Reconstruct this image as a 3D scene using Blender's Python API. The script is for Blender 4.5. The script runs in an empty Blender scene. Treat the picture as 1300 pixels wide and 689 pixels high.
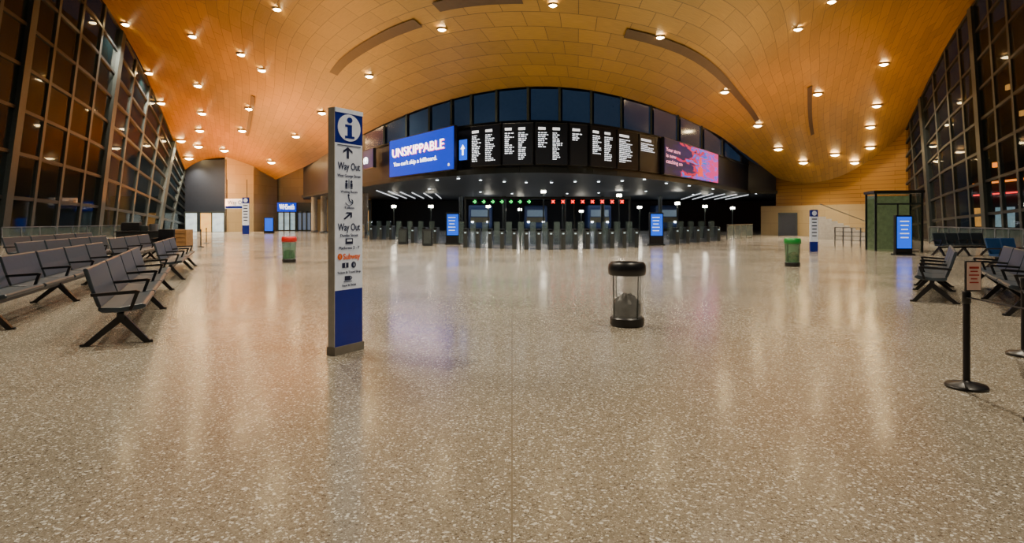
import bpy, bmesh, math, random
from mathutils import Vector, Matrix
from mathutils.bvhtree import BVHTree
random.seed(4)
F=800.0; CX=650.0; HY=278.0; H=1.6
C=bpy.context.scene.collection
def W(px,py,D): return Vector(((px-CX)/F*D, D, H-(py-HY)/F*D))
def G(px,py):
    D=H*F/(py-HY); return Vector(((px-CX)/F*D, D, 0))
def GD(px,D): return Vector(((px-CX)/F*D, D, 0))
# ------------------------------------------------ materials
MC={}
def M(name,col,rough=.5,metal=0,emit=None,es=0,var=.12,scale=6,alpha=1,coat=0):
    if name in MC: return MC[name]
    m=bpy.data.materials.new(name); m.use_nodes=True; nt=m.node_tree; b=nt.nodes['Principled BSDF']
    b.inputs['Roughness'].default_value=rough; b.inputs['Metallic'].default_value=metal
    n=nt.nodes.new('ShaderNodeTexNoise'); n.inputs['Scale'].default_value=scale; n.inputs['Detail'].default_value=4
    tc=nt.nodes.new('ShaderNodeTexCoord'); nt.links.new(tc.outputs['Object'],n.inputs['Vector'])
    r=nt.nodes.new('ShaderNodeValToRGB'); nt.links.new(n.outputs['Fac'],r.inputs[0])
    r.color_ramp.elements[0].position=.3; r.color_ramp.elements[1].position=.7
    r.color_ramp.elements[0].color=tuple(c*(1-var) for c in col)+(1,)
    r.color_ramp.elements[1].color=tuple(min(1,c*(1+var)) for c in col)+(1,)
    nt.links.new(r.outputs[0],b.inputs['Base Color'])
    b.inputs['Alpha'].default_value=alpha
    if coat: b.inputs['Coat Weight'].default_value=coat
    if emit:
        b.inputs['Emission Color'].default_value=tuple(emit)+(1,); b.inputs['Emission Strength'].default_value=es
    MC[name]=m; return m
def newmat(name):
    m=bpy.data.materials.new(name); m.use_nodes=True; return m,m.node_tree,m.node_tree.nodes['Principled BSDF']
def ramp(nt,src,stops,interp='LINEAR'):
    r=nt.nodes.new('ShaderNodeValToRGB'); cr=r.color_ramp; cr.interpolation=interp
    while len(cr.elements)<len(stops): cr.elements.new(.5)
    for e,(p,c) in zip(cr.elements,stops): e.position=p; e.color=tuple(c)+(1,)
    nt.links.new(src,r.inputs[0]); return r
def mixc(nt,fac,a,b,mode='MIX'):
    x=nt.nodes.new('ShaderNodeMix'); x.data_type='RGBA'; x.blend_type=mode
    if isinstance(fac,float): x.inputs[0].default_value=fac
    else: nt.links.new(fac,x.inputs[0])
    for i,v in ((6,a),(7,b)):
        if isinstance(v,tuple): x.inputs[i].default_value=v+(1,)
        else: nt.links.new(v,x.inputs[i])
    return x.outputs[2]
# terrazzo
terr,nt,b=newmat('terrazzo')
geo=nt.nodes.new('ShaderNodeNewGeometry')
def vor(scale):
    v=nt.nodes.new('ShaderNodeTexVoronoi'); v.inputs['Scale'].default_value=scale; nt.links.new(geo.outputs['Position'],v.inputs['Vector']); 
    s=nt.nodes.new('ShaderNodeSeparateColor'); nt.links.new(v.outputs['Color'],s.inputs[0]); return v,s
v1,s1=vor(70); v2,s2=vor(150)
big=nt.nodes.new('ShaderNodeTexNoise'); big.inputs['Scale'].default_value=.35; nt.links.new(geo.outputs['Position'],big.inputs['Vector'])
c1=ramp(nt,s1.outputs[0],[(0,(.09,.072,.052)),(.10,(.225,.195,.15)),(.5,(.27,.235,.182)),(.80,(.32,.285,.225)),(.91,(.88,.87,.80))],'CONSTANT')
c2=ramp(nt,s2.outputs[1],[(0,(.095,.078,.058)),(.14,(.245,.21,.162)),(.6,(.295,.26,.203)),(.91,(.74,.72,.64))],'CONSTANT')
cc=mixc(nt,.42,c1.outputs[0],c2.outputs[0])
cc=mixc(nt,.5,cc,ramp(nt,big.outputs['Fac'],[(.3,(.43,.43,.43)),(.7,(.58,.58,.57))]).outputs[0],'OVERLAY')
br=nt.nodes.new('ShaderNodeTexBrick'); nt.links.new(geo.outputs['Position'],br.inputs['Vector'])
br.offset=0; br.inputs['Scale'].default_value=1; br.inputs['Brick Width'].default_value=2.3; br.inputs['Row Height'].default_value=6.0; br.inputs['Mortar Size'].default_value=.005
cc=mixc(nt,br.outputs['Fac'],cc,(.20,.165,.12))
nt.links.new(cc,b.inputs['Base Color']); b.inputs['Specular IOR Level'].default_value=.8
rr=ramp(nt,big.outputs['Fac'],[(.3,(.13,)*3),(.7,(.22,)*3)]); nt.links.new(rr.outputs[0],b.inputs['Roughness'])
# ceiling wood
wood,nt,b=newmat('ceiling_wood')
uv=nt.nodes.new('ShaderNodeTexCoord'); mp=nt.nodes.new('ShaderNodeMapping'); nt.links.new(uv.outputs['UV'],mp.inputs[0]); mp.inputs['Scale'].default_value=(46,16,1)
br=nt.nodes.new('ShaderNodeTexBrick'); nt.links.new(mp.outputs[0],br.inputs['Vector']); br.inputs['Scale'].default_value=1
br.inputs['Brick Width'].default_value=1; br.inputs['Row Height'].default_value=.5; br.inputs['Mortar Size'].default_value=.010; br.inputs['Mortar Smooth'].default_value=.2
br.inputs['Color1'].default_value=(.225,.122,.016,1); br.inputs['Color2'].default_value=(.29,.155,.021,1); br.inputs['Mortar'].default_value=(.065,.033,.006,1)
mp2=nt.nodes.new('ShaderNodeMapping'); nt.links.new(uv.outputs['UV'],mp2.inputs[0]); mp2.inputs['Scale'].default_value=(120,1800,1)
ng=nt.nodes.new('ShaderNodeTexNoise'); nt.links.new(mp2.outputs[0],ng.inputs['Vector']); ng.inputs['Scale'].default_value=1; ng.inputs['Detail'].default_value=5
g=ramp(nt,ng.outputs['Fac'],[(.25,(.32,.32,.32)),(.75,(.66,.66,.64))])
nt.links.new(mixc(nt,.85,br.outputs['Color'],g.outputs[0],'OVERLAY'),b.inputs['Base Color']); b.inputs['Roughness'].default_value=.5
def wallmat(name,col,joint,bw,rh,ms=.012,rough=.5,var=.15):
    m,nt,b=newmat(name); tc=nt.nodes.new('ShaderNodeTexCoord'); br=nt.nodes.new('ShaderNodeTexBrick'); nt.links.new(tc.outputs['UV'],br.inputs['Vector'])
    br.inputs['Scale'].default_value=1; br.inputs['Brick Width'].default_value=bw; br.inputs['Row Height'].default_value=rh; br.inputs['Mortar Size'].default_value=ms
    br.inputs['Color1'].default_value=tuple(c*(1-var) for c in col)+(1,); br.inputs['Color2'].default_value=tuple(c for c in col)+(1,); br.inputs['Mortar'].default_value=tuple(joint)+(1,)
    nt.links.new(br.outputs['Color'],b.inputs['Base Color']); b.inputs['Roughness'].default_value=rough; return m
m_stone=wallmat('beige_stone',(.40,.29,.14),(.22,.15,.07),2.4,1.2)
m_woodwall=wallmat('wood_wall',(.40,.20,.03),(.18,.08,.015),6,.35,.02)
m_dark=M('dark_wall',(.014,.018,.028),.5)
m_fascia=M('fascia_dark',(.006,.009,.022),.35)
m_clere=M('clerestory_glass',(.012,.022,.04),.12,emit=(.03,.08,.2),es=.16)
m_frame=M('frame_grey',(.040,.050,.050),.4,.3)
m_framedk=M('frame_dark',(.015,.019,.022),.4,.3)
m_black=M('black_plastic',(.007,.007,.009),.35)
m_seat=M('seat_vinyl',(.034,.048,.064),.33)
m_seatblue=M('seat_blue',(.012,.05,.15),.4)
m_steel=M('steel',(.28,.29,.31),.3,.9)
m_white=M('sign_white',(.66,.70,.78),.35,emit=(.8,.88,1),es=.14)
m_navy=M('sign_navy',(.003,.012,.14),.35,emit=(.0,.02,.4),es=.10)
m_side=M('totem_side',(.42,.40,.36),.4)
m_orange=M('subway_orange',(.9,.16,.01),.4)
m_lens=M('lamp_lens',(1,.9,.7),.4,emit=(1,.74,.36),es=60)
m_lensw=M('lamp_lens_cool',(1,1,1),.4,emit=(.85,.93,1),es=12)
m_ring=M('lamp_ring',(.3,.2,.1),.4,.3)
m_scrblue=M('screen_blue',(.0,.01,.1),.3,emit=(.0,.055,.95),es=.8)
m_scrcyan=M('screen_cyan',(.0,.02,.1),.3,emit=(.002,.11,1),es=1.2)
m_scrdk=M('board_black',(.002,.003,.007),.3)
m_txt=M('text_white',(.9,.9,.9),.4,emit=(1,1,1),es=3.5)
m_txtb=M('board_text',(.7,.75,.85),.4,emit=(.85,.9,1),es=1.5)
m_txtdim=M('text_soft',(.9,.9,.9),.4,emit=(.75,.85,1),es=.8)
m_pink=M('text_pink',(.9,.2,.4),.4,emit=(1,.03,.18),es=1.6)
m_pinksoft=M('text_pink_pale',(.9,.4,.5),.4,emit=(1,.35,.5),es=1.4)
m_red=M('signal_red',(.8,.02,.01),.4,emit=(1,.01,.008),es=4)
m_green=M('signal_green',(.02,.7,.1),.4,emit=(.01,1,.12),es=2.5)
m_redlid=M('red_plastic',(.50,.012,.008),.35)
m_greenlid=M('green_plastic',(.01,.22,.035),.35)
m_bag=M('bag_dark',(.025,.028,.032),.35,scale=12,var=.5)
m_rubbish=M('rubbish_mixed',(.16,.06,.03),.6,scale=14,var=.8)
m_wood=M('light_wood',(.38,.20,.07),.5)
m_warm=M('warm_interior',(.5,.3,.1),.5,emit=(1,.48,.10),es=.8,var=.4,scale=1.5)
m_cool=M('cool_interior',(.4,.5,.6),.5,emit=(.45,.75,.85),es=.45,var=.4,scale=1.5)
m_strip=M('glow_strip',(1,1,1),.4,emit=(.9,.95,1),es=1.0)
m_stripo=M('strip_orange',(1,.5,.1),.4,emit=(1,.25,.02),es=2.6)
m_paper=M('paper',(.72,.50,.38),.6,emit=(1,.6,.4),es=.08)
m_papred=M('paper_red',(.6,.05,.03),.6)
m_slot=M('slot_dark',(.050,.022,.006),.6)
m_reader=M('reader_light',(.3,.4,.4),.4,emit=(.6,.8,.9),es=.6)
def alphamat(name,col,alpha,rough=.08,spec=.5):
    m,nt,b=newmat(name); n=nt.nodes.new('ShaderNodeTexNoise'); n.inputs['Scale'].default_value=7
    nt.links.new(ramp(nt,n.outputs['Fac'],[(.3,tuple(c*.8 for c in col)),(.7,col)]).outputs[0],b.inputs['Base Color'])
    b.inputs['Alpha'].default_value=alpha; b.inputs['Roughness'].default_value=rough; b.inputs['Specular IOR Level'].default_value=spec; return m
m_glass=alphamat('night_glass',(.003,.009,.011),.42,.05,.35)
m_clear=alphamat('clear_plastic',(.62,.64,.64),.34,.12)
m_greenish=alphamat('green_plastic_bag',(.09,.24,.12),.6,.2)
m_gglass=alphamat('gate_glass',(.14,.2,.2),.32,.05)
# ------------------------------------------------ mesh helper
class B:
    def __init__(s): s.bm=bmesh.new()
    def box(s,c,d,rz=0,rx=0,ry=0,bev=0):
        r=bmesh.ops.create_cube(s.bm,size=1); vs=r['verts']
        bmesh.ops.scale(s.bm,vec=d,verts=vs)
        if bev:
            es=list({e for v in vs for e in v.link_edges}); q=bmesh.ops.bevel(s.bm,geom=es,offset=bev,segments=2,affect='EDGES',profile=.6); vs=list({v for f in q['faces'] for v in f.verts}|{v for v in vs if v.is_valid})
        mt=Matrix.Translation(c)@Matrix.Rotation(rz,4,'Z')@Matrix.Rotation(ry,4,'Y')@Matrix.Rotation(rx,4,'X')
        bmesh.ops.transform(s.bm,matrix=mt,verts=vs); return s
    def cyl(s,c,r,h,r2=None,n=24,ax='Z'):
        q=bmesh.ops.create_cone(s.bm,cap_ends=True,segments=n,radius1=r,radius2=r if r2 is None else r2,depth=h)
        mt=Matrix.Translation(c)
        if ax=='X': mt=mt@Matrix.Rotation(math.pi/2,4,'Y')
        if ax=='Y': mt=mt@Matrix.Rotation(math.pi/2,4,'X')
        bmesh.ops.transform(s.bm,matrix=mt,verts=q['verts']); return s
    def lathe(s,prof,c=(0,0,0),n=32):
        rings=[]
        for r,z in prof:
            rings.append([s.bm.verts.new((c[0]+r*math.cos(2*math.pi*i/n),c[1]+r*math.sin(2*math.pi*i/n),c[2]+z)) for i in range(n)])
        for a,b_ in zip(rings,rings[1:]):
            for i in range(n): s.bm.faces.new((a[i],a[(i+1)%n],b_[(i+1)%n],b_[i]))
        return s
    def prism(s,prof,x0,x1): # prof in (y,z)
        a=[s.bm.verts.new((x0,y,z)) for y,z in prof]; b_=[s.bm.verts.new((x1,y,z)) for y,z in prof]; n=len(prof)
        s.bm.faces.new(a[::-1]); s.bm.faces.new(b_)
        for i in range(n): s.bm.faces.new((a[i],a[(i+1)%n],b_[(i+1)%n],b_[i]))
        return s
    def bar(s,p,q,w,d=None):
        p=Vector(p);q=Vector(q); d=d or w; v=q-p; L=v.length
        r=bmesh.ops.create_cube(s.bm,size=1); bmesh.ops.scale(s.bm,vec=(w,d,L),verts=r['verts'])
        mt=Matrix.Translation((p+q)/2)@v.to_track_quat('Z','Y').to_matrix().to_4x4()
        bmesh.ops.transform(s.bm,matrix=mt,verts=r['verts']); return s
    def path(s,pts,w,d=None):
        for a,b_ in zip(pts,pts[1:]): s.bar(a,b_,w,d)
        return s
    def quad(s,*p):
        s.bm.faces.new([s.bm.verts.new(q) for q in p]); return s
    def ob(s,name,mat,parent=None,smooth=False,struct=False,label=None,loc=None):
        bmesh.ops.recalc_face_normals(s.bm,faces=s.bm.faces)
        me=bpy.data.meshes.new(name); s.bm.to_mesh(me); s.bm.free(); me.materials.append(mat)
        o=bpy.data.objects.new(name,me); C.objects.link(o)
        if smooth:
            for p in me.polygons: p.use_smooth=True
            try: me.set_sharp_from_angle(angle=math.radians(40))
            except Exception: pass
        if parent: o.parent=parent
        if struct: o["kind"]="structure"
        if label: o["label"]=label
        if loc is not None: o.location=loc
        return o
def thing(name,label,cat,loc=(0,0,0),rz=0,group=None):
    e=bpy.data.objects.new(name,None); C.objects.link(e); e.location=loc; e.rotation_euler=(0,0,rz); e.empty_display_size=.2
    e["label"]=label; e["category"]=cat
    if group: e["group"]=group
    return e
def single(o,label,cat,group=None):
    o["label"]=label; o["category"]=cat
    if group: o["group"]=group
    return o
def copything(t,loc,rz=None,label=None):
    n=t.copy(); C.objects.link(n); n.location=loc
    if rz is not None: n.rotation_euler=(0,0,rz)
    if label: n["label"]=label
    for ch in t.children:
        c=ch.copy(); c.parent=n; C.objects.link(c)
        for g2 in ch.children:
            d=g2.copy(); d.parent=c; C.objects.link(d)
    return n
def txt(parent,body,loc,size,mat,name='lettering',sx=1,align='CENTER',bold=0,rz=0,ext=.004):
    cu=bpy.data.curves.new(name,'FONT'); cu.body=body; cu.size=size; cu.align_x=align; cu.align_y='CENTER'; cu.extrude=ext; cu.offset=bold; cu.resolution_u=3
    o=bpy.data.objects.new(name,cu); C.objects.link(o); bpy.context.view_layer.update()
    me=bpy.data.meshes.new_from_object(o.evaluated_get(bpy.context.evaluated_depsgraph_get()))
    bpy.data.objects.remove(o); me.materials.clear(); me.materials.append(mat)
    n=bpy.data.objects.new(name,me); C.objects.link(n); n.parent=parent; n.location=loc; n.rotation_euler=(math.pi/2,0,rz); n.scale=(sx,1,1); return n
def fittxt(parent,body,loc,size,mat,width,**k):
    n=txt(parent,body,loc,size,mat,**k); xs_=[v.co.x for v in n.data.vertices]; n.scale=(width/(max(xs_)-min(xs_)),1,1); return n
def facing(p,q):
    d=Vector(q)-Vector(p); return math.atan2(d.y,d.x)
# ------------------------------------------------ floor
fb=B(); fb.quad((-90,-6,0),(90,-6,0),(90,110,0),(-90,110,0)); fb.ob('floor',terr,struct=True)
# ------------------------------------------------ ceiling
def Df(px):
    a=min(max((px-680)/270,-1.19),1.09); return min(34/math.cos(a),62 if px>680 else 85)
C0p=[W(350,228,82),W(400,205,67),W(470,166,Df(470)),W(560,130,Df(560)),W(680,110,34),W(800,126,Df(800)),W(900,165,Df(900)),W(945,195,57),W(985,225,62)]
C1p=[Vector((-41.5,80,7.6)),Vector((-39.2,69.6,14.5)),Vector((-37,60.6,18.9)),Vector((-33,42,24)),Vector((-12,5,20.5)),Vector((15,5,19)),Vector((24.8,28,17.5)),Vector((28.9,42,13)),Vector((31.25,50,8.7))]
def cat(P,u):
    n=len(P)-1; t=u*n; i=min(int(t),n-1); f=t-i
    p1=P[i];p2=P[i+1]; p0=P[i-1] if i>0 else p1*2-p2; p3=P[i+2] if i+2<=n else p2*2-p1
    return .5*((2*p1)+(p2-p0)*f+(2*p0-5*p1+4*p2-p3)*f*f+(3*p1-p0-3*p2+p3)*f*f*f)
def S(u,v):
    a=cat(C0p,u); c=cat(C1p,u); p=a.lerp(c,v); k=4*v*(1-v)
    p.z+=k*(1.6*math.exp(-u*14)-2.0*math.exp(-(1-u)*14)); return p
NU,NV=128,32
bm=bmesh.new(); uvl=bm.loops.layers.uv.new('UVMap'); gr=[[bm.verts.new(S(i/NU,j/NV)) for j in range(NV+1)] for i in range(NU+1)]
for i in range(NU):
    for j in range(NV):
        f=bm.faces.new((gr[i][j],gr[i][j+1],gr[i+1][j+1],gr[i+1][j])); f.smooth=True
        for l,(a,c) in zip(f.loops,((i,j),(i,j+1),(i+1,j+1),(i+1,j))): l[uvl].uv=(a/NU,c/NV)
bvh=BVHTree.FromBMesh(bm)
me=bpy.data.meshes.new('ceiling'); bm.to_mesh(me); bm.free(); me.materials.append(wood); oc=bpy.data.objects.new('ceiling',me); C.objects.link(oc); oc["kind"]="structure"
tn=[0]
def trim(b,mat):
    tn[0]+=1; return b.ob('trim_%d'%tn[0],mat,struct=True)
for u0,u1,v in ((.335,.455,.195),(.475,.525,.215),(.585,.80,.165),(.12,.23,.42),(.80,.9,.40)):
    b=B(); n=14; pr=None
    for i in range(n+1):
        u=u0+(u1-u0)*i/n; a=S(u,v-.009)-Vector((0,0,.08)); c=S(u,v+.011)-Vector((0,0,.08))
        va,vc=b.bm.verts.new(a),b.bm.verts.new(c)
        if pr: b.bm.faces.new((pr[0],va,vc,pr[1]))
        pr=(va,vc)
    trim(b,m_slot)
lights=[(160,30),(245,45),(190,92),(333,88),(252,108),(205,130),(257,143),(317,137),(376,172),(409,142),(469,95),(561,35),(252,185),(308,165),(230,178),(345,205),(352,10),(702,4),(838,45),(1013,35),(1210,48),(1122,80),(1180,110),(920,115),(1038,118),(1113,133),(1160,148),(962,158),(1105,160),(988,188),(1060,195),(1020,205),(1105,186),(254,165),(285,190),(240,200),(1085,205)]
dn=None; cam=Vector((0,0,H)); pts=[]
for px,py in lights:
    d=(W(px,py,1)-cam).normalized(); hit=bvh.ray_cast(cam,d)
    if hit[0] is not None: pts.append((hit[0],True))
for u,v in ((.3,.45),(.4,.4),(.4,.65),(.5,.4),(.5,.6),(.5,.8),(.6,.4),(.6,.65),(.7,.45),(.45,.9),(.58,.9)):  # extra downlights added overhead, mostly out of view, to light the near floor
    pts.append((S(u,v),False))
for k,(p,vis) in enumerate(pts):
    q=p-Vector((0,0,.12)); D=max(q.y,8)
    if dn is None:
        dn=thing('downlight','round recessed downlight glowing warm white in the timber ceiling','ceiling light',q,group='ceiling downlights')
        B().lathe([(.26,.10),(.27,0),(.20,0),(.18,.06)]).ob('bezel',m_ring,dn,smooth=True)
        B().lathe([(.01,-.07),(.10,-.05),(.17,-.01),(.195,.03),(.01,.04)],n=20).ob('lens',m_lens,dn,smooth=True)
        t=dn
    else: t=copything(dn,q)
    t.scale=(D/50*1.6,)*3
    if vis and k%2 and p.y>40: continue
    L=bpy.data.lights.new('spot','SPOT'); L.energy=(2150 if vis else 2350)*(p.z/10)**2*(1.5 if vis and p.y>40 else 1); L.spot_size=math.radians(125); L.spot_blend=.8; L.color=(1,.86,.65); L.shadow_soft_size=.2
    lo=bpy.data.objects.new('spot',L); C.objects.link(lo); lo.location=q-Vector((0,0,.3))
# ------------------------------------------------ walls helper
def wall(name,a,b_,z0,z1,mat,th=.3,za=None,zb=None):
    bm=bmesh.new(); uvl=bm.loops.layers.uv.new('UVMap'); a=Vector(a);b_=Vector(b_); L=(b_-a).length
    n=Vector((-(b_-a).y,(b_-a).x,0)).normalized()*th
    if n.y<0: n=-n
    P=[a,b_,b_+n,a+n]; lo=[bm.verts.new((p.x,p.y,z0)) for p in P]; hi=[bm.verts.new((p.x,p.y,z1)) for p in P]
    us=[0,L,L+th,2*L+th]
    for i in range(4):
        j=(i+1)%4; f=bm.faces.new((lo[i],lo[j],hi[j],hi[i])); uj=us[j] if j else 2*L+2*th
        for l,q in zip(f.loops,((us[i],z0),(uj,z0),(uj,z1),(us[i],z1))): l[uvl].uv=q
    bm.faces.new(hi); bm.faces.new(lo[::-1])
    me=bpy.data.meshes.new(name); bm.to_mesh(me); bm.free(); me.materials.append(mat); o=bpy.data.objects.new(name,me); C.objects.link(o); o["kind"]="structure"; return o
# fascia
xs=[385,410,435,460,485,510,540,570,600,630,660,690,720,750,780,810,840,865,890,910,930,950,970,985]
def c0z(px):
    best=min((S(i/300,0) for i in range(301)),key=lambda p:abs(CX+p.x/p.y*F-px)); return best.z
fp=[GD(x,Df(x)+.3) for x in xs]
for i in range(len(xs)-1):
    a,c=fp[i],fp[i+1]; za,zc=c0z(xs[i])+.15,c0z(xs[i+1])+.15
    B().quad((a.x,a.y,4.2),(c.x,c.y,4.2),(c.x,c.y,zc),(a.x,a.y,za)).ob('wall_back',m_fascia,struct=True)
wn=[0]
def window(b,mat):
    wn[0]+=1; return b.ob('window_%d'%wn[0],mat,struct=True)
cx=[462,490,518,547,575,600,632,672,712,752,790,828,862,892,918,942]
for i in range(len(cx)-1):
    a=GD(cx[i]+2,Df(cx[i]+2)); c=GD(cx[i+1]-2,Df(cx[i+1]-2)); za=c0z(cx[i])-.12; zc=c0z(cx[i+1])-.12
    window(B().quad((a.x,a.y-.05,6.95),(c.x,c.y-.05,6.95),(c.x,c.y-.05,zc),(a.x,a.y-.05,za)),m_clere)
    trim(B().bar((c.x,c.y-.1,6.9),(c.x,c.y-.1,zc+.1),.12),m_frame)
b=B(); b.path([(p.x,p.y-.25,4.25) for p in fp],.25,.3); trim(b,m_framedk)
b=B(); b.path([(p.x,p.y-.12,6.9) for p in fp[2:-2]],.12,.12); trim(b,m_framedk)
b=B()
for i in range(len(xs)-1):
    a,c=fp[i],fp[i+1]; b.quad((a.x,a.y,4.28),(c.x,c.y,4.28),(c.x*95/c.y,95,4.28),(a.x*95/a.y,95,4.28))
b.ob('ceiling.001',M('soffit',(.03,.04,.06),.45),struct=True)
wall('wall_far',(-60,94,0),(60,94,0),0,5,m_dark)
wall('wall_left_end',GD(228,80),GD(287,78),0,9,m_dark)
wall('wall_left_block',GD(286,78),GD(322,80),0,12,m_stone)
wall('wall_left_block.001',GD(322,80),GD(352,87),0,12,m_stone)
wall('wall_left_shops',GD(350,88),GD(470,84),0,12,m_stone)
wall('wall_right_lower',GD(966,64),GD(1152,51),0,2.9,m_stone)
wall('wall_right_upper',GD(985,63),GD(1153,51.3),2.9,13,m_woodwall)
# ------------------------------------------------ glazing
def glazing(A,Bp,tops,nb,lean,fr,win_rows,thick):
    def topz(t):
        for (t0,z0),(t1,z1) in zip(tops,tops[1:]):
            if t<=t1: return z0+(z1-z0)*(t-t0)/(t1-t0)
        return tops[-1][1]
    def P(t,k,off=0):
        tt=t+lean*k; tt=min(max(tt,0),tops[-1][0]); p=A.lerp(Bp,tt); return Vector((p.x,p.y-off,topz(tt)*k))
    for i in range(nb):
        t0,t1=tops[-1][0]*(i/nb)**.85,tops[-1][0]*((i+1)/nb)**.85
        for r in range(win_rows):
            k0,k1=r/win_rows,(r+1)/win_rows
            window(B().quad(P(t0,k0),P(t1,k0),P(t1,k1),P(t0,k1)),m_glass)
        th=thick*(2.2 if i%4==1 else 1)
        trim(B().path([P(t1,k/4,.15) for k in range(5)],th,th*1.2),m_frame)
    for r in range(fr+1):
        k=r/fr
        trim(B().path([P(tops[-1][0]*j/16,k,.1) for j in range(17)],thick*.8,thick*.8),m_framedk)
A=Vector((-41.5,80,0)); Bn=Vector((-32.5,40,0))
glazing(A,Bn,[(0,7.6),(.26,14.5),(.484,18.9),(.66,21.6),(.95,24),(1.25,25)],13,-.14,8,2,.30)
A2=Vector((31.25,50,0)); B2=Vector((26,32,0))
glazing(A2,B2,[(0,8.7),(.44,13),(.7,14.6),(1.0,16.7),(1.3,17.5)],11,-.12,8,2,.2)
# outside night scene
bl=thing('shopfront','dark shop building outside the glass with warm lit windows','building',(-66,70,0),rz=facing((-66,95,0),(-48,35,0))+0)
B().box((0,4,16),(80,6,32)).ob('facade',M('night_brick',(.02,.022,.02),.8),bl)
for i in range(12):
    B().box((-36+i*6.4,.9,2.2),(4.4,.2,2.6)).ob('shop_window',m_warm if i%3 else m_cool,bl)
B().box((0,.8,6.3),(78,.2,.25)).ob('light_strip',m_stripo,bl)
B().box((0,.8,4.2),(78,.2,.12)).ob('light_strip',m_stripo,bl)
for i in range(26):
    B().box((-30+i*2.6,.9,8.6+(i*7%11)*1.7),(.9,.2,.7)).ob('added_glow',m_cool if i%5==1 else (m_stripo if i%3==0 else m_warm),bl)  # glowing boxes added to imitate orange reflections in the glass
br2=thing('shopfront','dark building outside the glass with orange and red light strips','building',(44,46,0),rz=facing((46,60,0),(38,28,0)))
B().box((0,3.2,11),(52,4,22)).ob('facade',MC['night_brick'],br2)
for i in range(10):
    B().box((-23+i*5,1.1,1.8),(3.4,.2,2.0)).ob('shop_window',m_cool if i%2 else m_warm,br2)
B().box((0,1.0,4.2),(50,.2,.12)).ob('light_strip',m_red,br2)
B().box((0,1.0,5.4),(50,.2,.18)).ob('light_strip',m_stripo,br2)
for i in range(16):
    B().box((-20+i*2.6,1.1,7.2+(i*5%7)*1.5),(.7,.2,.5)).ob('added_glow',m_warm if i%3 else m_stripo,br2)  # same kind of added glowing boxes behind the right glass
# ------------------------------------------------ boards
def boardbase(name,label,cat_,pa,pb,z0,z1,off=.55,mat=m_scrdk):
    a=GD(pa,Df(pa)-off); c=GD(pb,Df(pb)-off); L=(c-a).length
    t=thing(name,label,cat_,(a.x,a.y,z0),facing(a,c)); h=z1-z0
    B().box((L/2,.12,h/2),(L-.12,.22,h),bev=.03).ob('housing',m_black,t)
    return t,L,h
t,L,h=boardbase('advert_screen','large blue billboard screen with bold white lettering above the barriers','screen',494,577,4.4,6.95,off=.9)
B().box((L/2,0,h/2),(L-.2,.02,h-.12)).ob('display',m_scrblue,t)
fittxt(t,'UNSKIPPABLE',(L*.47+.05,-.03,h*.62-.04),.80,m_pink,L*.80,bold=.004)
fittxt(t,'UNSKIPPABLE',(L*.47,-.06,h*.62),.80,m_txt,L*.80,bold=.004)
fittxt(t,"You can't skip a billboard.",(L*.09,-.04,h*.33),.38,m_txt,L*.68,align='LEFT')
b=B(); b.cyl((L*.93,-.03,h*.13),.09,.02,n=14,ax='Y'); b.ob('corner_emblem',m_txtdim,t)
t,L,h=boardbase('platform_sign','small blue sign with a white up arrow beside the departure boards','sign',582,594,4.9,6.1)
B().box((L/2,0,h/2),(L-.16,.02,h-.06)).ob('display',m_scrcyan,t)
b=B(); b.bm.faces.new([b.bm.verts.new((L/2+x,-.03,h/2+z)) for x,z in ((-.06,-.3),(.06,-.3),(.06,.05),(.18,.05),(0,.3),(-.18,.05),(-.06,.05))]); b.ob('arrow',m_txt,t)
def textcol(t,x0,w,z1,z0,rows,name='text_column'):
    b=B(); dz=(z1-z0)/rows
    for i in range(rows):
        z=z1-dz*(i+.5); x=x0
        ww=w*random.uniform(.4,.98)
        while x<x0+ww:
            l=random.uniform(.07,.22); l=min(l,x0+ww-x)
            if l>.04: b.quad((x,-.03,z-dz*.22),(x+l,-.03,z-dz*.22),(x+l,-.03,z+dz*.22),(x,-.03,z+dz*.22))
            x+=l+.05
    b.ob(name,m_txtb,t)
    b=B(); b.quad((x0,-.03,z1+.10),(x0+w*.7,-.03,z1+.10),(x0+w*.7,-.03,z1+.24),(x0,-.03,z1+.24)); b.ob('time_heading',m_txtdim,t)
dg='departure boards above the ticket barriers'
for pa,pb,cols in [(596,636,[15,14]),(636.5,678,[11,15]),(678.5,722,[8,14]),(722.5,747,[4]),(749,783,[10,13]),(783.5,811,[13]),(811.5,839,[5])]:
    t,L,h=boardbase('departure_board','black electronic departure board with columns of small white text','departure board',pa,pb,4.5,6.75); t["group"]=dg
    B().box((L/2,0,h/2),(L-.16,.02,h-.06)).ob('display',m_scrdk,t)
    n=len(cols)
    for k,r in enumerate(cols):
        w=(L-.3)/n; hh=(h-.75)*min(1,r/14)
        textcol(t,.2+k*w,w*.72,h-.5,h-.5-hh,r)
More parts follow.
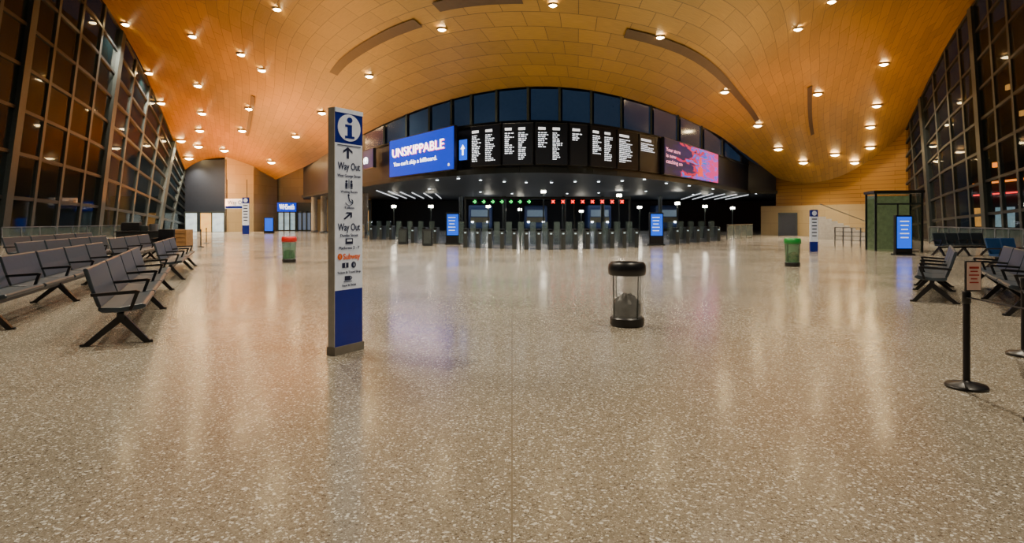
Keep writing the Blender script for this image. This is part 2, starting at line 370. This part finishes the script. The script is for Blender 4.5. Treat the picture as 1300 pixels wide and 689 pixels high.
# second ad screen
m_ad,nt,b=newmat('advert_gradient'); tc=nt.nodes.new('ShaderNodeTexCoord'); sx=nt.nodes.new('ShaderNodeSeparateXYZ'); nt.links.new(tc.outputs['Generated'],sx.inputs[0])
n=nt.nodes.new('ShaderNodeTexNoise'); n.inputs['Scale'].default_value=5.5; n.inputs['Distortion'].default_value=.8; nt.links.new(tc.outputs['Generated'],n.inputs['Vector'])
ad=nt.nodes.new('ShaderNodeMath'); ad.operation='ADD'; nt.links.new(sx.outputs[0],ad.inputs[0]); 
mu=nt.nodes.new('ShaderNodeMath'); mu.operation='MULTIPLY_ADD'; nt.links.new(n.outputs['Fac'],mu.inputs[0]); mu.inputs[1].default_value=1.3; mu.inputs[2].default_value=-.65; nt.links.new(mu.outputs[0],ad.inputs[1])
r=ramp(nt,ad.outputs[0],[(0,(.003,.003,.03)),(.36,(.012,.003,.10)),(.42,(.8,.004,.08)),(.50,(.8,.002,.02)),(.56,(.01,.10,.8)),(.62,(.02,.3,.9)),(.68,(.9,.01,.12)),(.80,(.01,.15,1)),(.9,(1,.02,.25))])
nt.links.new(r.outputs[0],b.inputs['Emission Color']); b.inputs['Emission Strength'].default_value=1.1; b.inputs['Base Color'].default_value=(0,0,0,1)
t,L,h=boardbase('advert_screen','large screen showing a red, pink and blue advert with a figure','screen',843,912,4.45,6.85,off=1.2)
B().box((L/2,0,h/2),(L-.2,.02,h-.12)).ob('display',m_ad,t)
for i,s in enumerate(('Your store','is now','catching on')): fittxt(t,s,(.3,-.04,h*.68-i*.38),.36,m_pinksoft,L*(.22,.15,.25)[i],align='LEFT')
b=B(); b.lathe([(.01,.5),(.22,.42),(.3,.2),(.25,0),(.1,-.12),(.2,-.2),(.55,-.32),(.72,-.9),(.01,-.9)],(0,0,0),20)
for v in b.bm.verts: v.co.y*=.04
o=b.ob('advert_figure',M('figure_red',(.9,.1,.1),.4,emit=(1,.015,.03),es=.9,var=.5,scale=4),t,smooth=True); o.location=(L*.60,-.06,h*.5)
t,L,h=boardbase('hanging_sign','small dark hanging sign with a white bicycle symbol','sign',461,474,5.3,6.7,off=2)
B().box((L/2,0,h/2),(L-.16,.02,h-.06)).ob('display',m_navy,t)
b=B(); 
for cxx in (.45,1.05):
    for k in range(14):
        a0,a1=k*math.tau/14,(k+1)*math.tau/14; b.bar((cxx+.2*math.cos(a0),-.03,.6+.2*math.sin(a0)),(cxx+.2*math.cos(a1),-.03,.6+.2*math.sin(a1)),.04)
b.path([(.45,-.03,.6),(.62,-.03,.85),(.95,-.03,.85),(.75,-.03,.6),(.62,-.03,.85)],.04); b.path([(.75,-.03,.6),(.95,-.03,.85),(1.05,-.03,.6)],.04); b.ob('bicycle_symbol',m_txt,t)
pl=None
for px,py in [(505,222),(530,226),(555,229),(582,227),(610,229),(640,231),(668,232),(700,232),(730,231),(760,231),(790,230),(818,228),(846,233),(875,236),(905,240),(935,243),(960,246),(545,240),(610,244),(650,246),(720,246),(760,245),(820,243),(880,247)]:
    D=(4.2-H)*F/(HY-py)
    if D<Df(px)+1.5: D=Df(px)+1.5
    q=GD(px,D)+Vector((0,0,4.22))
    if pl is None:
        pl=thing('platform_light','small round white light recessed in the dark soffit','ceiling light',q,group='lights in the dark soffit')
        B().cyl((0,0,.03),.14,.04,n=14).ob('bezel',m_frame,pl); B().cyl((0,0,0),.09,.03,n=14).ob('lens',m_lensw,pl)
    else: copything(pl,q)
for i in range(6):
    a=GD(478+i*15,58+i*1.5); c=GD(505+i*11,80); 
    b=B(); b.bar((0,0,0),(c.x-a.x,c.y-a.y,0),.07,.07); o=b.ob('glow_strip',m_strip,loc=(a.x,a.y,4.22)); single(o,'long slim glowing strip imitating lit panels under the dark canopy','ceiling light','canopy strip lights')  # emissive strips added to imitate the lit pale soffit panels
for i in range(5):
    a=GD(890+i*15,64+i); c=GD(865+i*14,84)
    b=B(); b.bar((0,0,0),(c.x-a.x,c.y-a.y,0),.07,.07); o=b.ob('glow_strip',m_strip,loc=(a.x,a.y,4.22)); single(o,'long slim glowing strip imitating lit panels under the dark canopy','ceiling light','canopy strip lights')
for px,py,D in ((690,243,60),(786,248,60),(860,258,62),(738,268,75),(547,262,66),(895,262,70),(620,262,70),(660,266,76),(812,263,70),(930,264,74),(500,262,70)):  # some of these posts are added to make the platforms look brighter
    t=thing('lamp_post','slim platform lamp post with a bright white lantern','lamp post',GD(px,D),group='platform lamp posts'); z=H-(py-HY)/F*D
    B().cyl((0,0,z/2),.07,z,n=10).ob('pole',m_frame,t); B().cyl((0,0,z),.24,.24,n=14).ob('lantern',M('lantern_glow',(1,1,1),.4,emit=(1,.92,.75),es=35),t)
for px in (585,640,716,765,838):
    D=72; t=thing('platform_column','dark steel column holding up the platform canopy','column',GD(px,D),group='platform columns')
    B().cyl((0,0,2.12),.22,4.24,n=16).ob('shaft',m_frame,t); B().lathe([(.45,0),(.45,.1),(.25,.3)],n=16).ob('base_collar',m_framedk,t)
for px,D,w in ((610,86,3.2),(680,88,3.2),(760,86,3.2),(845,87,3.2)):
    t=thing('train','dark parked train end with dim cab windscreen and small headlights','train',GD(px,D),group='parked trains')
    B().box((0,1,1.9),(w,4,3.2),bev=.3).ob('body',M('train_body',(.04,.07,.18),.4),t); B().box((0,1,.2),(w*.8,3.6,.4)).ob('bogie',m_black,t)
    B().box((0,-1.05,2.4),(w*.75,.1,.9)).ob('windscreen',M('cab_window',(.05,.07,.09),.2,emit=(.5,.7,.9),es=.18),t); B().box((0,-1.04,1.5),(w*.8,.1,.7)).ob('nose_panel',M('train_nose',(.16,.14,.08),.4),t)
    B().box((-w*.32,-1.1,1.2),(.3,.1,.2)).ob('headlight',m_lensw,t); B().box((w*.32,-1.1,1.2),(.3,.1,.2)).ob('headlight',m_lensw,t)
# ------------------------------------------------ ticket gates
gate=None
def mkgate(p,rz):
    global gate
    if gate is None:
        gate=thing('ticket_gate','dark grey automatic ticket gate cabinet with glass paddle and lit reader','ticket gate',p,rz,group='ticket gates')
        B().prism([(-.8,0),(.8,0),(.8,.95),(.72,1.02),(-.6,1.02),(-.8,.9)],-.11,.11).ob('cabinet',M('gate_steel',(.07,.078,.08),.3,.6),gate)
        B().box((0,0,1.04),(.24,1.5,.04),bev=.01).ob('top_cover',m_black,gate)
        B().prism([(-.25,.25),(.25,.25),(.2,1.45),(-.2,1.45)],-.44,-.13).ob('glass_paddle',m_gglass,gate)
        B().box((0,-.82,.84),(.10,.05,.06)).ob('reader',m_reader,gate)
        return gate
    return copything(gate,p,rz)
for i in range(15): 
    px=592+i*15.2; D=33.5+.006*abs(px-697)**1.3; mkgate(GD(px,D),0)
for i in range(4): mkgate(GD(512+i*14,43.5-i*.8),0)
for i in range(3): mkgate(GD(474+i*12,50),0)
for i in range(5): mkgate(GD(856+i*13,41+i*1.3),0)
hb=thing('gate_header','overhead dark beam carrying green and red lane signals','signal beam',GD(695,37.2))
B().box((0,0,2.85),(9.8,.2,.14)).ob('beam',m_framedk,hb)
for s in (-4.85,-1.6,1.6,4.85): B().box((s,0,1.4),(.1,.1,2.8)).ob('post',m_framedk,hb)
for i in range(7):
    x=(602+i*11.5-695)/F*37; B().box((x,-.12,2.62),(.24,.08,.24)).ob('signal_housing',m_black,hb)
    B().path([(x-.09,-.18,2.62),(x+.02,-.18,2.62)],.05).bar((x,-.18,2.53),(x+.1,-.18,2.62),.05).bar((x,-.18,2.71),(x+.1,-.18,2.62),.05).ob('green_arrow',m_green,hb)
for i in range(8):
    x=(702+i*12.5-695)/F*37; B().box((x,-.12,2.62),(.24,.08,.24)).ob('signal_housing',m_black,hb)
    B().bar((x-.09,-.18,2.53),(x+.09,-.18,2.71),.05).bar((x+.09,-.18,2.53),(x-.09,-.18,2.71),.05).ob('red_cross',m_red,hb)
for a,c in ((GD(923,48.5),GD(955,54)),(GD(440,60),GD(463,53))):
    L=(c-a).length; t=thing('glass_fence','low glass fence with steel rail beside the ticket gates','fence',a,facing(a,c),group='glass fences')
    B().box((L/2,0,.6),(L,.03,1.0)).ob('glass_panel',m_gglass,t)
    B().box((L/2,0,1.15),(L,.07,.06)).ob('top_rail',m_steel,t)
    for k in range(5): B().box((L*k/4,0,.57),(.06,.06,1.14)).ob('post',m_steel,t)
for px,D in ((575,39.5),(833,38.5)):
    t=thing('information_kiosk','black freestanding kiosk with a tall glowing blue screen','kiosk',GD(px,D),group='information kiosks')
    B().box((0,0,1.0),(.86,.3,2.0),bev=.04).ob('cabinet',m_black,t); B().box((0,0,.04),(1.0,.5,.08),bev=.02).ob('base_plate',m_framedk,t)
    B().box((0,-.16,1.25),(.7,.02,1.3)).ob('display',m_scrcyan,t)
    b=B()
    for k in range(5): b.box((-.05,-.175,1.7-k*.2),(.45-.06*(k%3),.01,.05))
    b.ob('screen_text',m_txtdim,t)
for px,D in ((543,37.5),(512,40)):
    t=thing('sandwich_board','dark folding sandwich board standing on the floor','sign',GD(px,D),group='sandwich boards')
    B().box((0,-.2,.5),(.55,.03,1.02),rx=-.2).ob('front_panel',m_framedk,t); B().box((0,.2,.5),(.55,.03,1.02),rx=.2).ob('rear_panel',m_framedk,t)
    B().box((0,-.225,.52),(.42,.01,.75),rx=-.2).ob('poster',m_frame,t)
# ------------------------------------------------ main totem
def icon_person(b,x,z,s,y):
    b.cyl((x,y,z+s*.8),s*.16,.004,n=12,ax='Y'); b.box((x,y,z+s*.4),(s*.36,.004,s*.42)); b.box((x-s*.1,y,z+s*.08),(s*.12,.004,s*.34)); b.box((x+s*.1,y,z+s*.08),(s*.12,.004,s*.34))
def arrow(t,x,z,s,ang,mat,y,stx):
    P=[(-.08,-.5),(.08,-.5),(.08,.2),(.34,-.05),(.34,.17),(0,.5),(-.34,.17),(-.34,-.05),(-.08,.2)]
    b=B(); ca,sa=math.cos(ang),math.sin(ang); b.bm.faces.new([b.bm.verts.new((x+stx*s*(px*ca-pz*sa),y,z+s*(px*sa+pz*ca))) for px,pz in P]); b.ob('arrow_symbol',mat,t)
P0=Vector((-2.07,7.36,0)); P1=Vector((-1.84,7.75,0)); Wd=(P1-P0).length; hT=2.91
t=thing('information_totem','tall white and navy wayfinding totem with information symbol and arrows','wayfinding sign',P0,facing(P0,P1))
th=.1
B().box((Wd/2,th/2,.05),(Wd+.03,th+.03,.10)).ob('plinth',M('plinth_grey',(.18,.16,.13),.5),t)
B().box((Wd/2,th/2,.43),(Wd,th,.66)).ob('navy_base',m_navy,t)
B().box((Wd/2,th/2,(.76+2.50)/2),(Wd,th,2.50-.76)).ob('white_panel',m_white,t)
B().box((Wd/2,th/2,(2.5+hT)/2),(Wd,th,hT-2.5)).ob('navy_head',m_navy,t)
B().box((-.004,th/2,hT/2),(.008,th+.004,hT)).ob('side_cover',m_side,t)
B().box((Wd/2,-.006,hT-.025),(Wd,.012,.05)).ob('top_band',m_white,t)
yy=-.006
o=B().cyl((0,0,0),.160,.008,n=40,ax='Y').ob('information_disc',m_white,t); o.location=(Wd/2,yy,2.69); o.scale=(1.15,1,1)
b=B(); b.cyl((0,0,.092),.034,.006,n=18,ax='Y'); b.box((0,0,-.04),(.055,.006,.15)); b.box((-.015,0,.022),(.085,.006,.028)); b.box((0,0,-.112),(.12,.006,.028)); o=b.ob('information_letter',m_navy,t); o.location=(Wd/2,-.014,2.69); o.scale=(1.25,1,1)
mk=M('ink_navy',(.006,.012,.06),.5)
arrow(t,Wd*.45,2.39,.14,0,mk,yy,1.6)
def tl(s,z,size,width,x=None,al='CENTER',m=mk,bold=.0): fittxt(t,s,(Wd/2 if x is None else x,yy,z),size,m,Wd*width,align=al,bold=bold,ext=.002)
tl('Way Out',2.225,.125,.80,bold=.001); tl('West George Street',2.115,.05,.84)
B().box((Wd/2,yy,2.475),(Wd*.84,.004,.010)).ob('divider_line',mk,t)
b=B(); icon_person(b,Wd*.40,1.97,.10,yy); icon_person(b,Wd*.58,1.97,.10,yy); b.box((Wd*.49,yy,2.02),(.01,.004,.11)); b.ob('toilet_symbol',mk,t)
tl('Waiting Room',1.925,.04,.6)
b=B()
for k in range(14):
    a0=-2.9+k*.27; b.bar((Wd/2+.06*math.cos(a0),yy,1.805+.04*math.sin(a0)),(Wd/2+.06*math.cos(a0+.27),yy,1.805+.04*math.sin(a0+.27)),.010,.004)
b.cyl((Wd/2-.01,yy,1.885),.014,.004,n=12,ax='Y'); b.bar((Wd/2-.01,yy,1.87),(Wd/2,yy,1.82),.016,.004); b.bar((Wd/2,yy,1.82),(Wd/2+.06,yy,1.79),.012,.004); b.ob('wheelchair_symbol',mk,t)
tl('Toilets',1.735,.04,.36)
arrow(t,Wd*.46,1.64,.12,-.8,mk,yy,1.5)
tl('Way Out',1.50,.125,.80,bold=.001); tl('Dundas Street',1.405,.05,.64)
b=B(); b.box((Wd/2,yy,1.335),(.12,.004,.07)); b.ob('train_symbol',mk,t); B().box((Wd/2,yy-.004,1.345),(.08,.003,.025)).ob('train_window',m_white,t)
tl('Platforms 2 - 7',1.255,.05,.74)
B().cyl((Wd*.17,yy,1.155),.038,.004,n=20,ax='Y').ob('subway_disc',m_orange,t); tl('S',1.155,.05,.06,x=Wd*.17,m=m_white) 
tl('Subway',1.15,.095,.62,x=Wd*.28,al='LEFT',m=m_orange,bold=.002)
b=B(); b.box((Wd*.36,yy,1.05),(.10,.004,.06)); b.ob('ticket_symbol',mk,t); B().box((Wd*.36,yy-.003,1.05),(.01,.003,.05)).ob('ticket_line',m_white,t)
b=B(); b.cyl((Wd*.66,yy,1.05),.038,.004,n=20,ax='Y'); b.ob('information_symbol',mk,t); txt(t,'i',(Wd*.66,yy-.006,1.05),.06,m_white,sx=1.3)
tl('Tickets & Travel Shop',.965,.042,.84)
b=B(); b.box((Wd*.44,yy,.895),(.09,.004,.055)); b.bar((Wd*.56,yy,.915),(Wd*.60,yy,.895),.01,.004); b.bar((Wd*.60,yy,.895),(Wd*.55,yy,.875),.01,.004); b.box((Wd*.45,yy,.855),(.13,.004,.008)); b.ob('cup_symbol',mk,t)
tl('Food & Drink',.81,.04,.5)
for px,D,hh,w in ((312,67,3.9,.7),(1033,31,2.05,.36)):
    t=thing('information_totem','slim white wayfinding totem with navy head and base across the hall','wayfinding sign',GD(px,D),group='distant totems')
    B().box((0,0,hh*.12),(w,.14,hh*.24)).ob('navy_base',m_navy,t); B().box((0,0,hh*.54),(w,.14,hh*.6)).ob('white_panel',m_white,t); B().box((0,0,hh*.92),(w,.14,hh*.16)).ob('navy_head',m_navy,t)
    B().cyl((0,-.075,hh*.92),w*.32,.01,n=20,ax='Y').ob('information_disc',m_white,t)
    b=B()
    for k in range(6): b.box((0,-.075,hh*(.78-k*.08)),(w*(.7-.1*(k%2)),.01,hh*.025))
    b.ob('sign_text',mk,t)
t=thing('hanging_sign','white overhead exit sign with blue arrow strip','sign',GD(301,70)+Vector((0,0,2.8)))
B().box((0,0,.5),(2.6,.15,1.1),bev=.03).ob('panel',M('exit_sign_face',(.8,.85,.9),.4,emit=(.8,.9,1),es=.4),t); B().box((0,-.09,.12),(2.5,.02,.25)).ob('blue_strip',m_navy,t)
fittxt(t,'Way Out',(0,-.1,.62),.62,mk,2.0)
b=B(); b.bar((-1.1,0,1.05),(-1.1,0,3.2),.05).bar((1.1,0,1.05),(1.1,0,3.2),.05); b.ob('hanger',m_framedk,t)
# ------------------------------------------------ litter bins
def bin_(p,label,lid,body,cont,s=1):
    t=thing('litter_bin',label,'bin',p); 
    B().lathe([(.01,0),(.225,0),(.245,.03),(.245,.12),(.225,.14),(.01,.14)]).ob('base',m_black,t,smooth=True)
    B().lathe([(.222,.11),(.23,.4),(.245,.80)],n=40).ob('clear_body',body,t,smooth=True)
    B().lathe([(.17,.79),(.25,.76),(.268,.78),(.274,.85),(.265,.92),(.235,.955),(.185,.95),(.165,.90),(.165,.84),(.17,.79)],n=40).ob('lid_ring',lid,t,smooth=True)
    b=B(); b.lathe([(.01,.12),(.19,.13),(.215,.2),(.205,.32),(.15,.40),(.06,.44),(.01,.43)],n=22)
    for v in b.bm.verts:
        k=1+random.uniform(-.1,.02); v.co.x*=k; v.co.y*=k; v.co.z=.14+(v.co.z-.12)*random.uniform(.85,1.15)
    b.ob('rubbish_bag',cont,t,smooth=True)
    b=B()
    for k in range(4):
        a=k*math.pi/2+.5; b.bar((.236*math.cos(a),.236*math.sin(a),.1),(.25*math.cos(a),.25*math.sin(a),.8),.010)
    b.ob('support_rod',m_frame,t)
    return t
t=bin_(G(796,413),'clear plastic litter bin with black ring lid and dark bag inside',m_black,m_clear,m_bag); t.scale=(1.04,1.04,1.0)
bin_(G(367,333),'clear litter bin with bright red lid and greenish liner',m_redlid,m_greenish,m_bag)
bin_(G(1006,338),'clear litter bin with green lid and mixed rubbish inside',m_greenlid,m_greenish,m_rubbish)
# ------------------------------------------------ benches
def bench(near,dirv,n,pitch,side,label,group,mat=m_seat,zs=1.05):
    d=Vector((dirv[0],dirv[1],0)).normalized(); rz=math.atan2(d.y,d.x)
    t=thing('waiting_bench',label,'bench',(near[0],near[1],0),rz,group); f=-side
    def pr(P): return [(y*f,z*zs) for y,z in P]
    for i in range(n):
        x0=i*pitch+.03*pitch; x1=(i+1)*pitch-.03*pitch
        o=B().prism(pr([(-.24,.43),(-.2,.40),(.0,.395),(.22,.42),(.28,.44),(.285,.475),(.25,.495),(.0,.455),(-.2,.465),(-.24,.48)]),x0,x1).ob('seat',mat,t)
        md=o.modifiers.new('b','BEVEL'); md.width=.012; md.segments=2
        o=B().prism(pr([(-.20,.47),(-.25,.47),(-.33,.70),(-.40,.93),(-.37,.945),(-.345,.93),(-.28,.70)]),x0,x1).ob('backrest',mat,t)
        md=o.modifiers.new('b','BEVEL'); md.width=.012; md.segments=2
    for i in range(n+1):
        x=i*pitch; w=.05
        B().prism(pr([(-.31,.64),(.18,.665),(.225,.65),(.21,.62),(.14,.43),(.10,.43),(.165,.625),(-.30,.605)]),x-w/2,x+w/2).ob('armrest',m_black,t)
    b=B(); b.box((n*pitch/2,0,.35*zs),(n*pitch*.98,.08,.07)); b.ob('beam',m_black,t)
    ks=[.08*pitch]+[i*pitch for i in range(1,n) if (n>2 and (i%2==0))]+[n*pitch-.08*pitch]
    for x in ks:
        B().prism(pr([(-.02,.36),(-.40,.03),(-.44,.03),(-.44,0),(-.34,0),(0,.27),(.26,0),(.36,0),(.36,.03),(.32,.03),(.04,.36)]),x-.035,x+.035).ob('leg',m_black,t)
    return t
lb='dark grey vinyl beam seating with armrests facing the open concourse'
bench((-4.95,7.95),(-.44,.90),4,1.75,1,lb,'grey waiting benches')
bench((-8.9,16.4),(-.40,.91),3,1.9,1,lb,'grey waiting benches')
bench((-7.5,8.9),(-.36,.93),5,1.75,1,lb,'grey waiting benches')
bench((-12.6,16.5),(-.30,.95),4,1.9,1,lb,'grey waiting benches')
bench((-16.6,21),(-.28,.96),4,2.1,1,lb,'grey waiting benches')
bench((-12.4,20),(-.35,.94),3,2.2,1,lb,'grey waiting benches')
bench((8.0,12.0),(.55,.83),3,1.25,-1,lb,'grey waiting benches')
bench((8.4,10.2),(.50,.86),4,1.3,-1,lb,'grey waiting benches')
bench((18.6,27.5),(1,.12),4,.62,1,lb,'grey waiting benches')
bench((15.2,19.8),(.95,.25),2,.62,1,'blue upholstered beam seating beside the glazing','blue waiting benches',m_seatblue)
# ------------------------------------------------ queue posts
def qpost(p,label,h=.9):
    t=thing('queue_post',label,'barrier post',p,group='queue barrier posts')
    B().lathe([(.01,.0),(.175,0),(.178,.02),(.165,.035),(.05,.055),(.03,.07)],n=36).ob('base',m_black,t,smooth=True)
    B().cyl((0,0,h/2),.03,h-.05,n=20).ob('pole',m_black,t); B().lathe([(.03,h-.1),(.037,h-.09),(.037,h),(.03,h+.015),(.01,h+.02)],n=20).ob('belt_head',m_black,t,smooth=True)
    return t
q1=G(1227,492); t=qpost(q1,'black retractable queue barrier post carrying a framed notice')
B().box((.06,-.0,1.06),(.15,.02,.29),bev=.004).ob('notice_frame',m_framedk,t); B().box((.06,-.013,1.06),(.13,.004,.265)).ob('notice_paper',m_paper,t)
b=B()
for k,w in enumerate((.09,.07,.095,.06,.085)): b.box((.06,-.017,1.14-k*.035),(w,.003,.012 if k else .02))
b.ob('notice_text',m_papred,t)
q2=GD(1335,4.9); q3=GD(1300,7.4)
qpost(q2,'black retractable queue barrier post with belt'); qpost(q3,'black retractable queue barrier post with belt')
for a,c,z in ((q1,q2,.86),(q3,q2,.77)):
    b=B(); v=c-a; f0=.045/v.length; f1=1-.045/v.length; b.bar((v.x*f0,v.y*f0,z),(v.x*f1,v.y*f1,z),.05,.006) ; single(b.ob('barrier_belt',m_black,loc=(a.x,a.y,0)),'black webbing belt stretched between queue posts','barrier belt','barrier belts')
for px,D in ((255,36),(262,42)): qpost(GD(px,D),'slim black queue barrier post near the service desk',1.0)
# ------------------------------------------------ left desk & crate
t=thing('service_desk','dark covered service desk with equipment piled on top','desk',GD(180,34),rz=.2)
B().box((0,0,.45),(2.2,.9,.9),bev=.03).ob('body',m_framedk,t); B().box((0,0,.93),(2.4,1.0,.06),bev=.01).ob('counter_top',m_black,t)
B().box((-.5,0,1.2),(.9,.5,.45),bev=.04).ob('monitor',m_black,t); B().cyl((.6,0,1.15),.22,.36).ob('canister',m_steel,t); B().box((.1,.1,1.1),(.35,.3,.3),bev=.03).ob('equipment_case',m_frame,t)
t=thing('padded_chair','black padded armchair beside the service desk','chair',GD(207,31))
B().box((0,0,.4),(.8,.7,.2),bev=.06).ob('seat',m_black,t); B().box((0,.32,.75),(.8,.16,.7),bev=.06).ob('backrest',m_black,t)
for s in (-1,1): B().box((s*.4,0,.5),(.12,.7,.35),bev=.04).ob('armrest',m_black,t)
for s in (-1,1):
    for r_ in (-1,1): B().box((s*.34,r_*.28,.15),(.06,.06,.3)).ob('leg',m_steel,t)
t=thing('wooden_crate','light wooden slatted crate standing on the floor','crate',GD(229,37))
for k in range(4): B().box((0,-.4,.15+k*.24),(1.15,.04,.2),bev=.005).ob('slat',m_wood,t)
B().box((0,0,.5),(1.1,.76,.98)).ob('body',M('crate_inner',(.3,.17,.07),.7),t)
for s in (-1,1): B().box((s*.53,-.42,.5),(.08,.04,1.0)).ob('corner_post',m_wood,t)
for i,(px,D,m) in enumerate(((243,79,m_cool),(262,78.3,m_warm),(277,77.8,m_cool))):
    q=GD(px,D-.3); t=thing('doorway','lit glass doorway in the dark end wall','door',q,group='lit doorways')
    B().box((0,0,1.2),(1.4,.06,2.3)).ob('glass',m,t); B().box((0,-.02,2.45),(1.7,.12,.15)).ob('head_frame',m_frame,t)
    for s in (-1,1): B().box((s*.78,-.02,1.22),(.12,.12,2.45)).ob('jamb',m_frame,t)
def shop(pa,Da,pb,Db,z1,front,label,sign=None,signm=None):
    a=GD(pa,Da); c=GD(pb,Db); L=(c-a).length; t=thing('shop_front',label,'shop',a,facing(a,c))
    B().box((L/2,.1,z1/2),(L-.3,.1,z1-.3)).ob('window_display',front,t)
    for k in range(4): B().box((.08+(L-.16)*k/3,0,z1/2),(.16,.25,z1)).ob('mullion',m_frame,t)
    B().box((L/2,0,z1+.6),(L,.3,1.2),bev=.02).ob('fascia_panel',signm or m_framedk,t)
    if sign: fittxt(t,sign,(L/2,-.17,z1+.6),1.0,m_txt,L*.8)
shop(352,84,376,85,2.6,m_cool,'shop front with glowing blue fascia and white lettering','WHSmith',m_scrblue)
shop(377,85.2,396,85,2.6,M('dim_interior',(.1,.12,.15),.4,emit=(.2,.3,.5),es=.3),'dark glazed shop front beside the lit newsagent')
shop(420,82,470,80,2.8,m_warm,'warm lit shop front beyond the barriers')
t=thing('poster_screen','freestanding vertical screen glowing blue outside the shop','screen',GD(342,70))
B().box((0,0,.9),(1.1,.3,1.8),bev=.04).ob('cabinet',m_black,t); B().box((0,-.16,1.0),(.9,.02,1.4)).ob('display',m_scrcyan,t)
for px,D in ((399,76),(411,73),(463,66)):
    t=thing('wall_column','pale round concourse column','column',GD(px,D),group='concourse columns')
    B().cyl((0,0,3),.35,6,n=20).ob('shaft',M('column_pale',(.35,.30,.24),.5),t); B().lathe([(.5,0),(.5,.15),(.36,.25)],n=20).ob('base_collar',m_steel,t)
# ------------------------------------------------ right side
q=G(1141,319); t=thing('lift_enclosure','dark framed glass lift enclosure with flat roof','lift',q,rz=-.25)
w=2.05; dp=1.6; hh=2.95
for s in (-1,1):
    for r_ in (0,1): B().box((s*w/2,r_*dp,hh/2),(.09,.09,hh)).ob('corner_post',m_framedk,t)
B().box((0,dp/2,hh),(w+.2,dp+.2,.14)).ob('roof',m_framedk,t)
B().box((0,dp,1.4),(w,.03,2.8)).ob('rear_panel',M('lift_back',(.14,.17,.09),.4,emit=(.6,.75,.3),es=.14,var=.4),t)  # rear panel glows to imitate the lit lift interior
m_lglass=alphamat('lift_glass',(.02,.05,.04),.22,.05)
for s in (-1,1): B().box((s*w/2,dp/2,1.45),(.02,dp-.1,2.7)).ob('side_glass',m_lglass,t)
B().box((0,-.0,1.45),(w-.1,.02,2.7)).ob('front_glass',m_lglass,t)
B().box((0,-.02,2.35),(w,.06,.08)).ob('transom',m_frame,t); B().box((-.05,-.02,1.2),(.06,.06,2.3)).ob('mullion',m_frame,t)
t=thing('information_kiosk','tall freestanding kiosk with bright blue screen in front of the lift','kiosk',G(1141,323))
B().box((0,-.3,.89),(.74,.2,1.78),bev=.03).ob('cabinet',m_black,t); B().box((0,-.41,1.0),(.64,.02,1.4)).ob('display',m_scrcyan,t); B().box((0,-.3,.03),(.85,.4,.06)).ob('base_plate',m_framedk,t)
b=B(); 
for k in range(5): b.box((0,-.425,1.5-k*.18),(.4-.05*(k%3),.01,.05))
b.ob('screen_text',m_txtdim,t)
a=GD(1060,38); c=GD(1104,35.5); L=(c-a).length; t=thing('balustrade','steel handrail and glass balustrade around the stairwell','railing',a,facing(a,c))
for k in range(5): B().box((L*k/4,0,.55),(.05,.05,1.1)).ob('post',m_steel,t)
for z in (.35,.6,.85,1.1): B().box((L/2,0,z),(L,.04,.04)).ob('rail',m_steel,t)
st=thing('staircase','pale stone stairs rising along the cream wall with handrail','stairs',GD(1075,50),rz=-.35)
for k in range(10): B().box((-k*.42+2,0,(k+1)*.09),(.42,1.4,(k+1)*.18)).ob('step',m_side,st)
b=B(); b.bar((2.2,-.7,1.0),(-2,-.7,2.8),.06); b.ob('handrail',m_steel,st)
for px,D in ((1000,60.5),):
    t=thing('doorway','dark double door set in the cream stone wall','door',GD(px,D-.2),rz=-.35)
    B().box((0,0,1.05),(1.5,.08,2.1)).ob('door_leaf',m_dark,t); B().box((0,-.02,2.15),(1.7,.12,.12)).ob('head_frame',m_frame,t)
    for s in (-1,1): B().box((s*.8,-.02,1.07),(.1,.12,2.15)).ob('jamb',m_frame,t)
for a,c in ((GD(1180,41),GD(1300,31.5)),(GD(2,38),GD(160,50))):
    L=(c-a).length; t=thing('balustrade','low glass balustrade with steel rail along the glazing','railing',a,facing(a,c))
    for k in range(9): B().box((L*k/8,0,.55),(.07,.07,1.1)).ob('post',m_steel,t)
    for z in (.12,1.1): B().box((L/2,0,z),(L,.06,.06)).ob('rail',m_steel,t)
    B().box((L/2,0,.6),(L,.02,.85)).ob('glass_panel',m_gglass,t)
# ------------------------------------------------ lights
def area(loc,rot,sx,sy,e,col):
    L=bpy.data.lights.new('area','AREA'); L.shape='RECTANGLE'; L.size=sx; L.size_y=sy; L.energy=e; L.color=col
    o=bpy.data.objects.new('fill_light',L); C.objects.link(o); o.location=loc; o.rotation_euler=rot; return o
up=(math.pi,0,0)
area((0,26,4),up,14,4,380,(1,.85,.45)); area((-22,52,4),up,10,10,3800,(1,.40,.07)); area((21,42,3.5),up,8,8,1400,(1,.47,.12))  # unseen uplights added to brighten the timber ceiling
area((-12,34,4),up,8,6,550,(1,.62,.22)); area((12,32,4),up,8,6,380,(1,.75,.30))  # more unseen fill thrown up at the middle of the ceiling
area((-34,70,3),up,5,10,4800,(1,.32,.04)); area((-30,72,5),(math.radians(75),0,0),6,2,350,(1,.8,.5))  # unseen orange uplight added for the left ceiling, plus a wall fill
area((0,55,4.1),(0,0,0),30,18,300,(.70,.82,1)); area((3,78,4.1),(0,0,0),34,14,900,(.75,.85,1))  # cool unseen fill added under the soffit to brighten the platforms
w=bpy.data.worlds.new('night'); bpy.context.scene.world=w; w.use_nodes=True
w.node_tree.nodes['Background'].inputs[0].default_value=(.006,.009,.015,1); w.node_tree.nodes['Background'].inputs[1].default_value=1
# ------------------------------------------------ camera
c=bpy.data.cameras.new('camera'); o=bpy.data.objects.new('camera',c); C.objects.link(o)
c.sensor_width=36; c.lens=36*F/1300; c.clip_end=400
o.location=(0,0,H); o.rotation_euler=(math.pi/2,0,0); c.shift_y=-(344.5-HY)/1300
bpy.context.scene.camera=o
